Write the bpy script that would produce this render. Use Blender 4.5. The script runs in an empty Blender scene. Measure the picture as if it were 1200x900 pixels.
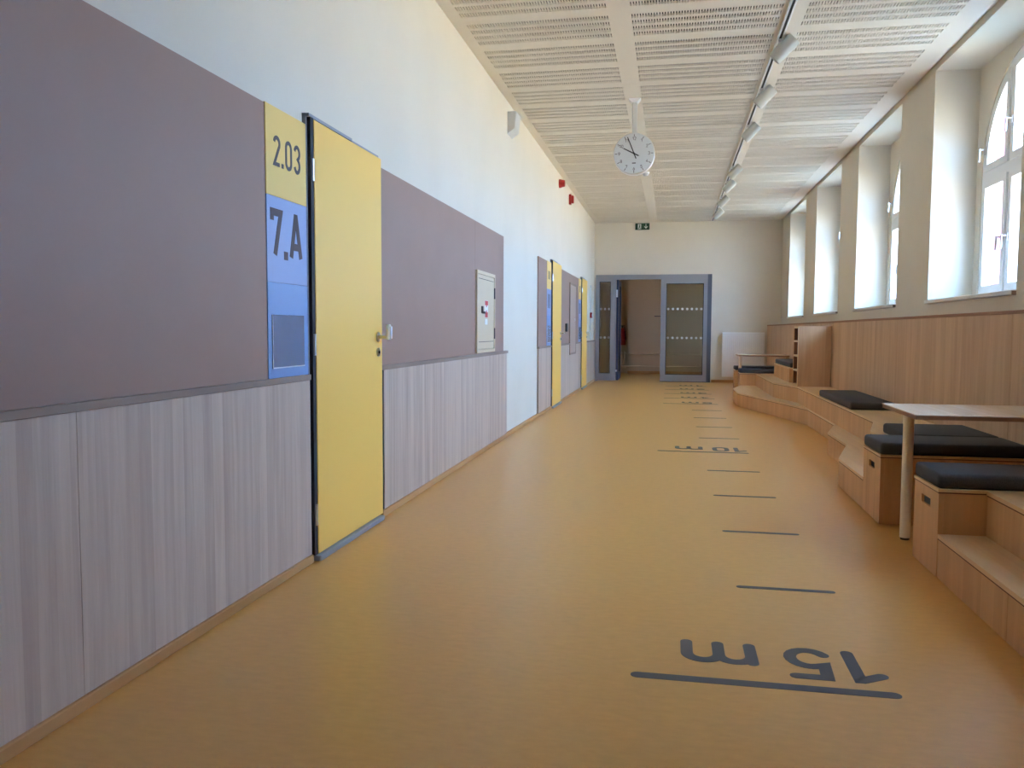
import bpy, bmesh, math, random
from mathutils import Vector, Matrix
random.seed(7)
scn = bpy.context.scene
COL = scn.collection

# ------------------------------------------------------------------ camera
CAM_H = 1.091558
YAW, PITCH, ROLL, FPX = 0.190793, 0.0653046, 0.00411993, 965.85
fw = Vector((-math.sin(YAW)*math.cos(PITCH), math.cos(YAW)*math.cos(PITCH), -math.sin(PITCH)))
rt = Vector((math.cos(YAW), math.sin(YAW), 0)); up = rt.cross(fw)
r2 = rt*math.cos(ROLL)+up*math.sin(ROLL); u2 = -rt*math.sin(ROLL)+up*math.cos(ROLL)
cam = bpy.data.cameras.new('camera'); cam.sensor_fit = 'HORIZONTAL'; cam.sensor_width = 36
cam.lens = FPX/1200*36; cam.clip_start = .05; cam.clip_end = 500
co = bpy.data.objects.new('camera', cam); COL.objects.link(co)
co.matrix_world = Matrix(((r2.x, u2.x, -fw.x, 0), (r2.y, u2.y, -fw.y, 0), (r2.z, u2.z, -fw.z, CAM_H), (0, 0, 0, 1)))
scn.camera = co

# ------------------------------------------------------------------ world, sun, exposure
wd = bpy.data.worlds.new('sky'); scn.world = wd; wd.use_nodes = True
wn = wd.node_tree; bg = wn.nodes['Background']
SKY_COL = (0.36, 0.645, 1.12); SKY_STR = 11.6
bg.inputs[0].default_value = (*SKY_COL, 1); bg.inputs[1].default_value = SKY_STR
sl = bpy.data.lights.new('sun', 'SUN'); sl.energy = 78.0; sl.angle = .02; sl.color = (1, .86, .64)
so = bpy.data.objects.new('sun', sl); COL.objects.link(so)
so.rotation_euler = (0, math.radians(-58), math.radians(12)); so.location = (-20, 0, 40)
vs = scn.view_settings
vs.view_transform = 'Standard'; vs.look = 'None'; vs.gamma = 1; vs.use_curve_mapping = False
vs.exposure = 1.50
scn.cycles.max_bounces = 20; scn.cycles.diffuse_bounces = 14; scn.cycles.transparent_max_bounces = 24

# ------------------------------------------------------------------ helpers
WLOC = {}
def lin(r, g, b):
    f = lambda c: (c/255/12.92 if c/255 <= .04045 else ((c/255+.055)/1.055)**2.4)
    return (f(r), f(g), f(b))

class MB:
    """collects world-space geometry of ONE mesh"""
    def __init__(s): s.v = []; s.f = []; s.sm = False
    def add(s, vs_, fs):
        n = len(s.v); s.v += [tuple(v) for v in vs_]; s.f += [[i+n for i in f] for f in fs]; return s
    def box(s, x0, x1, y0, y1, z0, z1):
        v = [(x, y, z) for x in (x0, x1) for y in (y0, y1) for z in (z0, z1)]
        return s.add(v, [(0, 1, 3, 2), (4, 6, 7, 5), (0, 4, 5, 1), (2, 3, 7, 6), (0, 2, 6, 4), (1, 5, 7, 3)])
    def bbox(s, x0, x1, y0, y1, z0, z1, b=.004, seg=1):
        bm = bmesh.new()
        m = Matrix.Translation(((x0+x1)/2, (y0+y1)/2, (z0+z1)/2)) @ Matrix.Diagonal((x1-x0, y1-y0, z1-z0, 1))
        bmesh.ops.create_cube(bm, size=1, matrix=m)
        bmesh.ops.bevel(bm, geom=bm.edges[:], offset=b, segments=seg, profile=.5, affect='EDGES')
        return s.frombm(bm)
    def frombm(s, bm):
        bm.verts.index_update(); s.add([v.co[:] for v in bm.verts], [[v.index for v in f.verts] for f in bm.faces]); bm.free(); return s
    def prism(s, poly, a, b, axis='z'):
        """poly: 2D ring, extruded from a to b along axis; (z: x,y) (x: y,z) (y: x,z)"""
        def p3(p, t): return (p[0], p[1], t) if axis == 'z' else (t, p[0], p[1]) if axis == 'x' else (p[0], t, p[1])
        n = len(poly); v = [p3(p, a) for p in poly]+[p3(p, b) for p in poly]
        return s.add(v, [list(range(n))[::-1], list(range(n, 2*n))]+[(i, (i+1) % n, n+(i+1) % n, n+i) for i in range(n)])
    def ring(s, poly, w, a, b, axis='x'):
        inn = inset(poly, w); n = len(poly)
        def p3(p, t): return (p[0], p[1], t) if axis == 'z' else (t, p[0], p[1]) if axis == 'x' else (p[0], t, p[1])
        v = [p3(p, a) for p in poly]+[p3(p, b) for p in poly]+[p3(p, a) for p in inn]+[p3(p, b) for p in inn]
        f = []
        for i in range(n):
            j = (i+1) % n
            f += [(i, j, n+j, n+i), (2*n+i, 3*n+i, 3*n+j, 2*n+j), (i, 2*n+i, 2*n+j, j), (n+i, n+j, 3*n+j, 3*n+i)]
        return s.add(v, f)
    def cyl(s, p, q, r, r1=None, n=20, cap=True):
        p = Vector(p); q = Vector(q); r1 = r if r1 is None else r1; d = (q-p).normalized()
        a = d.orthogonal().normalized(); b = d.cross(a)
        v = [p+(a*math.cos(2*math.pi*i/n)+b*math.sin(2*math.pi*i/n))*r for i in range(n)]
        v += [q+(a*math.cos(2*math.pi*i/n)+b*math.sin(2*math.pi*i/n))*r1 for i in range(n)]
        f = [(i, (i+1) % n, n+(i+1) % n, n+i) for i in range(n)]
        if cap: f += [list(range(n))[::-1], list(range(n, 2*n))]
        return s.add(v, f)
    def build(s, name, mat, parent=None, loc=None, smooth=False, normals=True):
        vs_ = [Vector(v) for v in s.v]
        if loc is None:
            lo = Vector([min(v[i] for v in vs_) for i in range(3)]); hi = Vector([max(v[i] for v in vs_) for i in range(3)])
            loc = Vector(((lo.x+hi.x)/2, (lo.y+hi.y)/2, lo.z))
        loc = Vector(loc); me = bpy.data.meshes.new(name)
        me.from_pydata([v-loc for v in vs_], [], s.f)
        if normals:
            bm = bmesh.new(); bm.from_mesh(me); bmesh.ops.recalc_face_normals(bm, faces=bm.faces); bm.to_mesh(me); bm.free()
        if smooth:
            me.polygons.foreach_set('use_smooth', [True]*len(me.polygons)); me.set_sharp_from_angle(angle=math.radians(35))
        me.materials.append(mat)
        return place(bpy.data.objects.new(name, me), loc, parent)
def place(o, loc, parent=None):
    COL.objects.link(o); loc = Vector(loc)
    if parent is not None:
        o.parent = parent; o.location = loc-WLOC[parent.name]
    else: o.location = loc
    WLOC[o.name] = loc; return o
def empty(name, loc, label=None, cat=None, group=None, kind=None):
    o = place(bpy.data.objects.new(name, None), loc); o.empty_display_size = .1
    return tag(o, label, cat, group, kind)
def tag(o, label=None, cat=None, group=None, kind=None):
    if label: o['label'] = label
    if cat: o['category'] = cat
    if group: o['group'] = group
    if kind: o['kind'] = kind
    return o
def inset(poly, w):
    """inward offset of a counter-clockwise or clockwise 2D ring"""
    n = len(poly); A = sum(poly[i][0]*poly[(i+1) % n][1]-poly[(i+1) % n][0]*poly[i][1] for i in range(n)); sg = 1 if A > 0 else -1
    out = []
    for i in range(n):
        p0 = Vector(poly[i-1]); p = Vector(poly[i]); p1 = Vector(poly[(i+1) % n])
        d0 = (p-p0).normalized(); d1 = (p1-p).normalized()
        n0 = Vector((-d0.y, d0.x))*sg; n1 = Vector((-d1.y, d1.x))*sg
        m = (n0+n1); k = max(.35, 1+n0.dot(n1)); out.append(tuple(p+m*(w/k)))
    return out
def rect(a0, a1, b0, b1): return [(a0, b0), (a1, b0), (a1, b1), (a0, b1)]

# ------------------------------------------------------------------ materials
def mat(name, col, rough=.6, metal=0., spec=.5, coat=0.):
    m = bpy.data.materials.new(name); m.use_nodes = True; b = m.node_tree.nodes['Principled BSDF']
    b.inputs['Base Color'].default_value = (*col, 1); b.inputs['Roughness'].default_value = rough
    b.inputs['Metallic'].default_value = metal; b.inputs['Specular IOR Level'].default_value = spec
    return m
def noisy(m, col1, col2, scale, stretch=(1, 1, 1), detail=4, bump=0., lo=.35, hi=.65, rough=None):
    t = m.node_tree; N = t.nodes; b = N['Principled BSDF']
    g = N.new('ShaderNodeNewGeometry'); mp = N.new('ShaderNodeMapping'); mp.inputs['Scale'].default_value = stretch
    t.links.new(g.outputs['Position'], mp.inputs['Vector'])
    n = N.new('ShaderNodeTexNoise'); n.inputs['Scale'].default_value = scale; n.inputs['Detail'].default_value = detail
    t.links.new(mp.outputs[0], n.inputs['Vector'])
    r = N.new('ShaderNodeMapRange'); r.inputs['From Min'].default_value = lo; r.inputs['From Max'].default_value = hi
    t.links.new(n.outputs['Fac'], r.inputs['Value'])
    x = N.new('ShaderNodeMix'); x.data_type = 'RGBA'
    x.inputs[6].default_value = (*col1, 1); x.inputs[7].default_value = (*col2, 1)
    t.links.new(r.outputs[0], x.inputs[0]); t.links.new(x.outputs[2], b.inputs['Base Color'])
    if bump:
        bp = N.new('ShaderNodeBump'); bp.inputs['Strength'].default_value = bump; bp.inputs['Distance'].default_value = .004
        t.links.new(n.outputs['Fac'], bp.inputs['Height']); t.links.new(bp.outputs[0], b.inputs['Normal'])
    return m
def wood(name, c_lo, c_hi, top=False, strip=.052, rough=.5, freq=24.):
    """lamella board: vertical staves with their own tone, fine streaks along the grain"""
    m = mat(name, c_hi, rough); t = m.node_tree; N = t.nodes; L = t.links.new; b = N['Principled BSDF']
    g = N.new('ShaderNodeNewGeometry'); sp = N.new('ShaderNodeSeparateXYZ'); L(g.outputs['Position'], sp.inputs[0])
    def M(op, a, bb=None):
        n = N.new('ShaderNodeMath'); n.operation = op
        for i, x in enumerate((a, bb)):
            if x is None: continue
            if isinstance(x, (int, float)): n.inputs[i].default_value = x
            else: L(x, n.inputs[i])
        return n.outputs[0]
    if top: u = sp.outputs['X']; w = sp.outputs['Y']
    else: u = M('ADD', sp.outputs['X'], sp.outputs['Y']); w = sp.outputs['Z']
    # staves of uneven width
    wob = N.new('ShaderNodeTexNoise'); wob.noise_dimensions = '1D'; wob.inputs['Scale'].default_value = 3.1; wob.inputs['Detail'].default_value = 2
    L(u, wob.inputs['W'])
    uu = M('ADD', u, M('MULTIPLY', wob.outputs['Fac'], .12))
    wn_ = N.new('ShaderNodeTexWhiteNoise'); wn_.noise_dimensions = '1D'; L(M('FLOOR', M('DIVIDE', uu, strip)), wn_.inputs['W'])
    cb = N.new('ShaderNodeCombineXYZ'); L(M('MULTIPLY', u, freq), cb.inputs[0]); L(M('MULTIPLY', w, 1.3), cb.inputs[1]); L(M('MULTIPLY', wn_.outputs['Value'], 9.), cb.inputs[2])
    n1 = N.new('ShaderNodeTexNoise'); n1.inputs['Scale'].default_value = 1.; n1.inputs['Detail'].default_value = 5; n1.inputs['Roughness'].default_value = .6; n1.inputs['Distortion'].default_value = .35
    L(cb.outputs[0], n1.inputs['Vector'])
    fac = M('ADD', M('MULTIPLY', wn_.outputs['Value'], .38), M('MULTIPLY', M('SUBTRACT', n1.outputs['Fac'], .25), 1.25))
    x = N.new('ShaderNodeMix'); x.data_type = 'RGBA'; x.clamp_factor = True
    x.inputs[6].default_value = (*c_lo, 1); x.inputs[7].default_value = (*c_hi, 1); L(fac, x.inputs[0]); L(x.outputs[2], b.inputs['Base Color'])
    return m
def glassmat(name, tint=(1, 1, 1), rough=.0, k=1.0):
    m = bpy.data.materials.new(name); m.use_nodes = True; t = m.node_tree; t.nodes.clear()
    o = t.nodes.new('ShaderNodeOutputMaterial'); tr = t.nodes.new('ShaderNodeBsdfTransparent'); tr.inputs[0].default_value = (*tint, 1)
    gl = t.nodes.new('ShaderNodeBsdfGlossy'); gl.inputs['Roughness'].default_value = rough; gl.inputs[0].default_value = (k, k, k, 1)
    lw = t.nodes.new('ShaderNodeLayerWeight'); lw.inputs['Blend'].default_value = .5
    pw = t.nodes.new('ShaderNodeMath'); pw.operation = 'POWER'; pw.inputs[1].default_value = 5
    ma = t.nodes.new('ShaderNodeMath'); ma.operation = 'MULTIPLY_ADD'; ma.inputs[1].default_value = .9; ma.inputs[2].default_value = .04
    mx = t.nodes.new('ShaderNodeMixShader')
    t.links.new(lw.outputs['Facing'], pw.inputs[0]); t.links.new(pw.outputs[0], ma.inputs[0])
    t.links.new(ma.outputs[0], mx.inputs[0]); t.links.new(tr.outputs[0], mx.inputs[1]); t.links.new(gl.outputs[0], mx.inputs[2]); t.links.new(mx.outputs[0], o.inputs[0])
    return m
M_ = {}
M_['plaster'] = noisy(mat('white_plaster', (.75, .72, .66), .85), (.675, .620, .510), (.705, .650, .540), 1.2)
M_['ceil'] = mat('ceiling_board', (.72, .675, .59), .8)
M_['felt'] = mat('acoustic_felt', (.03, .026, .022), .95)
M_['floor'] = noisy(mat('linoleum', (.5, .3, .1), .31), (.67, .342, .078), (.74, .394, .102), 30.0, (.6, 1.4, 1), 6, .02, .25, .75)
M_['mark'] = mat('grey_floor_marking', (.075, .073, .08), .5)
M_['taupe'] = noisy(mat('taupe_panel', (.3, .25, .24), .5), (.322, .193, .142), (.336, .203, .150), 3)
M_['woodL'] = wood('pale_ash_laminate', lin(167, 143, 127), lin(211, 190, 171), strip=.06)
M_['woodR'] = wood('oak_laminate', lin(192, 143, 97), lin(224, 180, 129), strip=.09, freq=16.)
M_['woodW'] = wood('oak_wainscot', lin(180, 140, 104), lin(214, 178, 140), strip=.08, freq=15.)
M_['woodTb'] = wood('pale_table_laminate', lin(208, 186, 160), lin(232, 214, 192), top=True, strip=.12, rough=.25)
M_['woodT'] = wood('oak_laminate_top', lin(204, 166, 120), lin(232, 200, 152), top=True, strip=.12, rough=.28)
M_['cap'] = noisy(mat('dark_ledge_wood', lin(140, 118, 104), .55), lin(132, 112, 100), lin(150, 128, 112), 6, (1, .2, 1))
M_['base'] = noisy(mat('baseboard_wood', lin(190, 140, 85), .5), lin(180, 130, 76), lin(200, 150, 95), 4, (1, .2, 1))
M_['ply'] = mat('plywood_edge', lin(150, 105, 72), .6); M_['edge'] = mat('dark_plywood_edge_and_cubby_shade', lin(112, 70, 44), .7)
M_['yellow'] = mat('yellow_door', lin(250, 200, 98), .42)
M_['yellow2'] = mat('yellow_sign', lin(242, 202, 112), .45)
M_['blue'] = mat('blue_sign', lin(146, 165, 205), .35); M_['blue2'] = mat('saturated_blue_sign', lin(124, 158, 205), .35)
M_['bluegrey'] = mat('blue_grey_steel', lin(142, 143, 147), .45)
M_['darkgap'] = mat('dark_rubber_and_gap_shade', (.02, .02, .025), .7)  # rubber seals; also fills gaps and grip slots, painting their shade
M_['letter'] = mat('brown_lettering', lin(86, 72, 74), .6)
M_['steel'] = mat('brushed_steel', (.62, .62, .62), .28, 1.)
M_['whitep'] = mat('white_plastic', (.80, .82, .84), .35); M_['lamp'] = mat('shaded_white_enamel', (.50, .51, .48), .45)  # lamp heads: white greyed down, their shade put into the colour
M_['greyp'] = mat('grey_plastic', (.55, .56, .55), .5)
M_['cream'] = mat('cream_enamel', lin(212, 192, 160), .45)
M_['black'] = mat('black_plastic', (.012, .012, .012), .5)
M_['red'] = mat('red_plastic', lin(160, 32, 26), .45)
M_['redprint'] = mat('red_print', lin(205, 45, 50), .5)
M_['paper'] = mat('white_paper', (.8, .82, .85), .6)
M_['cush'] = noisy(mat('charcoal_fabric', (.03, .03, .033), .85), (.040, .041, .044), (.062, .063, .067), 260, (1, 1, 1), 2, .25)
M_['winwhite'] = mat('white_window_paint', (.80, .81, .80), .4)
M_['sill'] = mat('window_sill_white', (.76, .74, .69), .35)
M_['facade'] = mat('pink_facade_render', lin(150, 94, 98), .9)
M_['green'] = mat('exit_green', (.005, .06, .025), .4)
M_['signwhite'] = mat('exit_white', (.75, .8, .75), .4)
M_['radiator'] = mat('radiator_enamel', (.80, .80, .79), .35)
M_['hall'] = mat('beige_hall_plaster', (.60, .46, .31), .9)
M_['legw'] = noisy(mat('pale_painted_wood', lin(245, 236, 220), .45), lin(240, 230, 212), lin(248, 240, 226), 9, (1, 1, .1))
M_['clockface'] = mat('clock_dial', (.66, .68, .68), .35)
M_['glass'] = glassmat('window_glass')
M_['doorglass'] = glassmat('door_glass', (.80, .83, .80))
M_['plexi'] = mat('clear_pocket', lin(150, 160, 182), .12); M_['plexi'].node_tree.nodes['Principled BSDF'].inputs['Alpha'].default_value = .55
M_['dot'] = mat('frosted_dot', (.72, .74, .72), .6)
M_['lens'] = mat('lamp_reflector', (.25, .25, .24), .3, .6)
M_['ground'] = noisy(mat('outdoor_ground', (.3, .3, .2), .95), (.36, .33, .24), (.44, .40, .30), .3)

# ------------------------------------------------------------------ dimensions (metres)
XW, XP = -1.662, -1.638          # left wall plaster / panel face
XR, XN, XO = 2.225, 2.587, 2.95  # right wall face / niche back / outside face
XWAIN, ZWAIN = 1.955, 1.219      # right wood wainscot
YB, YF = 17.95, -2.2             # end wall, wall behind the camera
HC = 3.39; HTOP = 3.62
DOORS = [3.6, 11.38, 15.2]; DW = .89; DH = 2.05
WIN_FAR = [4.935+2.985*k for k in range(5)]; WW = 1.925
ZSILL, ZHEAD = 1.372, 3.362

# ------------------------------------------------------------------ floor with its printed distance marks
fl = MB().box(XW-.3, 3., YF-.3, 21.6, -.2, 0).build('floor', M_['floor'])
tag(fl, 'orange linoleum corridor floor with grey metre marks', 'floor', kind='structure')
def arc(cx, cy, rx, ry, a0, a1, n=14):
    return [(cx+rx*math.cos(math.radians(a0+(a1-a0)*i/n)), cy+ry*math.sin(math.radians(a0+(a1-a0)*i/n))) for i in range(n+1)]
def glyph(ch, w=.5, x=.68):
    """strokes (centre lines) in a cell w wide, 1 high"""
    h = w/2
    if ch == '0': return [arc(h, 1-h, h, h, 0, 180)+arc(h, h, h, h, 180, 360)+[(w, 1-h)]]
    if ch == '1': return [[(0, .80), (.34*w/.5, 1), (.36*w/.5, 1), (.36*w/.5, 0)]]
    if ch == '2': return [arc(h, 1-h, h, h, 170, -25)+[(0, .0), (w, 0)]]
    if ch == '3': return [arc(h, .76, h, .24, 165, -90)+arc(h, .26, h, .26, 90, -165)]
    if ch == '4': return [[(.75*w, 0), (.75*w, 1), (0, .3), (w, .3)]]
    if ch == '5': return [[(w, 1), (.12*w, 1), (.06*w, .56)]+arc(.45*w, .31, .55*w, .31, 110, -150)]
    if ch == '6': return [[(.75*w, 1), (.05*w, .4)]+arc(h, .3, h, .3, 170, 530, 20)]
    if ch == '7': return [[(0, .8), (0, 1), (w, 1), (.32*w, 0)]]
    if ch == '8': return [arc(h, .75, h*.9, .25, -90, 270, 20), arc(h, .26, h, .26, 90, 450, 20)]
    if ch == '9': return [[(.25*w, 0), (.95*w, .6)]+arc(h, .7, h, .3, -10, 350, 20)]
    if ch == 'A': return [[(0, 0), (h*.92, 1), (h*1.08, 1), (w, 0)], [(.17*w, .27), (.83*w, .27)]]
    if ch == 'm':
        q = w/2; r = q/2
        return [[(0, 0), (0, x)], [(0, x-r)]+arc(r, x-r, r, r, 180, 0)+[(q, 0)], [(q, x-r)]+arc(q+r, x-r, r, r, 180, 0)+[(w, 0)]]
    return []
def ribbon(mb, pts, wd_, to3, round_cap=True, t=.001):
    """flat stroke of width wd_ along pts, given depth t"""
    P = [Vector(p) for p in pts]; Q = [P[0]]
    for p in P[1:]:
        if (p-Q[-1]).length > 1e-5: Q.append(p)
    P = Q; closed = (P[0]-P[-1]).length < 1e-4 and len(P) > 3
    if closed: P = P[:-1]
    n = len(P); lf = []; rg = []
    for i in range(n):
        d0 = (P[i]-P[i-1]).normalized() if (i or closed) else (P[1]-P[0]).normalized()
        d1 = (P[(i+1) % n]-P[i]).normalized() if (i < n-1 or closed) else d0
        n0 = Vector((-d0.y, d0.x)); n1 = Vector((-d1.y, d1.x)); m = (n0+n1)/max(.5, 1+n0.dot(n1))
        lf.append(P[i]+m*wd_/2); rg.append(P[i]-m*wd_/2)
    def emit(loop, faces_idx, vs2):
        k = len(vs2); v = [to3(p, t) for p in vs2]+[to3(p, 0) for p in vs2]
        mb.add(v, faces_idx+[(a, b, b+k, a+k) for a, b in loop])
    if closed:
        emit([(i, (i+1) % n) for i in range(n)]+[(n+(i+1) % n, n+i) for i in range(n)], [(i, (i+1) % n, n+(i+1) % n, n+i) for i in range(n)], lf+rg)
        return
    vs2 = lf+rg; fs = [(i, i+1, n+i+1, n+i) for i in range(n-1)]
    loop = [(i, i+1) for i in range(n-1)]+[(n+i+1, n+i) for i in range(n-1)]
    for end in (0, n-1):
        a, b = (n, 0) if end == 0 else (n-1, 2*n-1)
        if round_cap:
            d = (P[0]-P[1]).normalized() if end == 0 else (P[-1]-P[-2]).normalized(); nn = Vector((-d.y, d.x)); ids = [a]
            for k in range(1, 7):
                an = math.pi*k/7
                vs2.append(P[end]+nn*math.cos(an)*wd_/2*(1)+d*math.sin(an)*wd_/2); ids.append(len(vs2)-1)
            ids.append(b); fs.append(ids); loop += list(zip(ids[:-1], ids[1:]))
        else: loop.append((a, b))
    emit(loop, fs, vs2)
def floor_map(p, t): return (p[0], p[1], t)
TICK0 = 2.585
def floor_text(chars, yc):
    """reads from the far end: text up = -Y, text right = -X; chars = [(char, X of its left edge, cell width)]"""
    H, SW = .222, .041
    for ch, xl, w in chars:
        mb = MB()
        for k, st in enumerate(glyph(ch, w/H)):
            ribbon(mb, [(xl-a*H, yc+.315-b*H) for a, b in st], SW, lambda p, t, k=k: (p[0], p[1], t), True, .0010+.0003*k)
        mb.build('distance_digit' if ch != 'm' else 'distance_letter', M_['mark'], fl)
for m_ in range(1, 17):
    y = TICK0+(15-m_)
    if y < YF+.3: continue
    lab = m_ in (1, 2, 3, 4, 5, 10, 15)
    mb = MB(); ribbon(mb, [(-.09 if lab else .305, y), (.675, y)], .043 if lab else .033, floor_map)
    mb.build('distance_line', M_['mark'], fl)
    if lab:
        if m_ >= 10: ch = [('1', .672, .1), (str(m_)[1], .515, .108), ('m', .28, .212)]
        else: ch = [(str(m_), .60, .108), ('m', .40, .212)]
        floor_text(ch, y)

# ------------------------------------------------------------------ left wall
wl = MB().box(XW-.25, XW, YF-.25, YB+.2, 0, HTOP).build('wall_left', M_['plaster'])
tag(wl, 'white plaster corridor wall with taupe and wood panels and yellow doors', 'wall', kind='structure')
GAP = .05
def frame_y(d): return d-.045, d+DW+.012
# zones of panelling: (start, end, list of joints, has taupe)
def wood_panels(a, b, joints, z1=.858):
    ys = [a]+joints+[b]
    for i in range(len(ys)-1):
        MB().bbox(XW, XP, ys[i]+(.0006 if i else 0), ys[i+1]-(.0006 if i < len(ys)-2 else 0), .04, z1, .0010).build('wood_panel', M_['woodL'], wl)
def ledge(a, b):
    MB().bbox(XW, XP+.008, a, b, .858, .884, .0015).build('ledge', M_['cap'], wl)
def taupe(a, b, joints=(), z0=.884, z1=2.015):
    ys = [a]+list(joints)+[b]
    for i in range(len(ys)-1):
        MB().bbox(XW, XP-.008, ys[i]+(.001 if i else 0), ys[i+1]-(.001 if i < len(ys)-2 else 0), z0, z1, .001).build('taupe_panel', M_['taupe'], wl)
d1, d2, d3 = DOORS
wood_panels(YF, d1-.045, [-.45, 2.03]); ledge(YF, d1-.045); taupe(YF, 3.17, [.6])
e1 = d1+DW+.012
MB().box(XW, XP-.004, e1, e1+.055, .04, .858).build('shadow_gap', M_['darkgap'], wl); wood_panels(e1+.055, 8.2, [6.85]); ledge(e1, 8.23); taupe(e1, 8.06, [6.85])
wood_panels(10.26, d2-.045, []); ledge(10.24, d2-.045); taupe(10.24, 10.95)
e2 = d2+DW+.012
MB().box(XW, XP-.004, e2, e2+.055, .04, .858).build('shadow_gap', M_['darkgap'], wl); wood_panels(e2+.055, d3-.045, [13.45], .858)
ledge(e2, 13.42); ledge(14.3, d3-.045); taupe(e2, 14.77, [13.42])
e3 = d3+DW+.012
MB().box(XW, XP-.004, e3, e3+.055, .04, .858).build('shadow_gap', M_['darkgap'], wl); wood_panels(e3+.055, YB, []); ledge(e3, YB)
bb = None
for k, (a, b) in enumerate([(YF, d1-.045), (e1, d2-.045), (e2, d3-.045), (e3, YB)]):
    o = MB().bbox(XW, XP+.012, a, b, 0, .04, .004).build('baseboard_left', M_['base'])
    tag(o, ['wooden baseboard along left wall before the nearest yellow door', 'wooden baseboard along left wall between nearest and middle yellow doors',
            'wooden baseboard along left wall between middle and farthest yellow doors', 'short wooden baseboard between farthest yellow door and end wall'][k], 'baseboard', kind='structure')

def door(n, d, label):
    t = empty('door_%d' % n, (XW, d+DW/2, 0), label, 'door', kind='structure')
    xf = XP+.006
    # steel frame: jambs and head
    f = MB().box(XW, xf-.012, d-.045, d-.030, 0, DH+.02).box(XW, xf-.012, d-.045, d+DW+.012, DH+.004, DH+.02).box(XW, xf-.02, d+DW+.004, d+DW+.012, 0, DH+.016)
    f.build('door_frame', M_['bluegrey'], t)
    MB().box(XW, xf+.004, d-.030, d+.001, .03, DH+.008).box(XW, XP-.016, d, d+DW+.004, DH, DH+.004).build('door_seal', M_['darkgap'], t)
    MB().bbox(xf-.012, xf+.004, d-.045, d+DW*.53, DH+.0045, DH+.0195, .001).build('head_trim', M_['bluegrey'], t)
    leaf = MB().bbox(XW, xf+.008, d+.002, d+DW, .03, DH, .003, 2).build('door_leaf', M_['yellow'], t)
    MB().bbox(XW, xf+.03, d-.02, d+DW-.03, 0, .028, .006, 2).build('threshold', M_['bluegrey'], t)
    for z in (.22, 1.02, 1.82):
        MB().cyl((xf+.004, d-.012, z-.05), (xf+.004, d-.012, z+.05), .0085, n=14).build('hinge', M_['steel'], t, smooth=True)
    yh = d+DW-.075; zh = 1.05; x0 = xf+.008
    h = MB().cyl((x0, yh, zh), (x0+.008, yh, zh), .027, n=24).cyl((x0+.008, yh, zh), (x0+.062, yh, zh), .0095, n=14)
    h.build('handle', M_['steel'], leaf, smooth=True)
    if n == 1:
        MB().bbox(x0+.056, x0+.076, yh-.018, yh+.018, zh-.018, zh+.072, .007, 3).bbox(x0+.074, x0+.084, yh-.014, yh+.014, zh-.01, zh+.06, .004, 2).build('reader_knob', M_['whitep'], leaf, smooth=True)
    else:
        MB().cyl((x0+.055, yh+.01, zh), (x0+.055, yh-.11, zh), .009, n=14).build('lever', M_['steel'], leaf, smooth=True)
    o = MB().cyl((x0, yh, zh-.085), (x0+.009, yh, zh-.085), .024, n=24).build('key_rosette', M_['steel'], leaf, smooth=True)
    MB().cyl((x0+.009, yh, zh-.085), (x0+.013, yh, zh-.085), .009, n=12).build('lock_cylinder', M_['black'], leaf)
door(1, d1, 'nearest yellow door with white reader knob on its handle')
door(2, d2, 'middle yellow door further along the left wall')
door(3, d3, 'farthest yellow door, closest to the glass end doors')

def wall_map(p, t): return (XP-.004+t, p[0], p[1])
def sign(d, label, texts, pocket=True):
    a, b = d-.43, d-.05
    t = empty('door_sign', (XP, (a+b)/2, .884), label, 'sign', 'door number panels')
    y = MB().bbox(XW, XP-.004, a, b, 1.648, 2.018, .0012).build('yellow_panel', M_['yellow2'], t)
    u = MB().bbox(XW, XP-.004, a, b, 1.288, 1.6475, .0012).build('blue_panel', M_['blue'], t)
    l = MB().bbox(XW, XP-.004, a, b, .884, 1.2875, .0012).build('lower_blue_panel', M_['blue2'], t)
    for (chars, H, sw, z0, par, cap) in texts(a, y, u):
        for ch, yy, w in chars:
            mb = MB()
            if ch == '.': mb.box(XP-.004, XP-.003, yy, yy+sw*1.15, z0, z0+sw*1.15)
            elif ch == '|': mb.box(XP-.004, XP-.003, yy, yy+w, z0, z0+H)
            else:
                for k, st in enumerate(glyph(ch, (w-sw)/(H-sw))):
                    ribbon(mb, [(yy+sw/2+p*(H-sw), z0+sw/2+q*(H-sw)) for p, q in st], sw, lambda p, t_, k=k: (XP-.004+t_, p[0], p[1]), False, .0010+.0002*k)
            mb.build('sign_character', M_['letter'], par)
    pk = MB().bbox(XP-.004, XP-.001, a+.03, b-.045, .925, 1.152, .001).build('clear_pocket', M_['plexi'], l)
    MB().box(XP-.001, XP+.001, a+.03, b-.045, .925, .93).box(XP-.001, XP+.001, a+.03, a+.034, .925, 1.152).build('pocket_edge', M_['paper'], l)
    return t
sign(d1, 'yellow and blue door panel reading 2.03 and 7.A beside nearest door',
     lambda a, y, u: [([('2', a+.066, .064), ('.', a+.139, 0), ('0', a+.174, .064), ('3', a+.256, .064)], .127, .0165, 1.775, y, 0),
                      ([('7', a+.03, .11), ('.', a+.152, 0), ('A', a+.205, .125)], .208, .031, 1.389, u, 0)])
blur = lambda a, y, u: [([('|', a+.10, .022), ('|', a+.15, .022), ('|', a+.20, .022), ('|', a+.255, .022)], .11, .02, 1.78, y, 0),
                        ([('|', a+.07, .035), ('|', a+.15, .03), ('|', a+.23, .035)], .19, .03, 1.39, u, 0)]
sign(d2, 'yellow and blue door panel beside the middle yellow door', blur)
sign(d3, 'yellow and blue door panel beside the farthest yellow door', blur)

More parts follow.
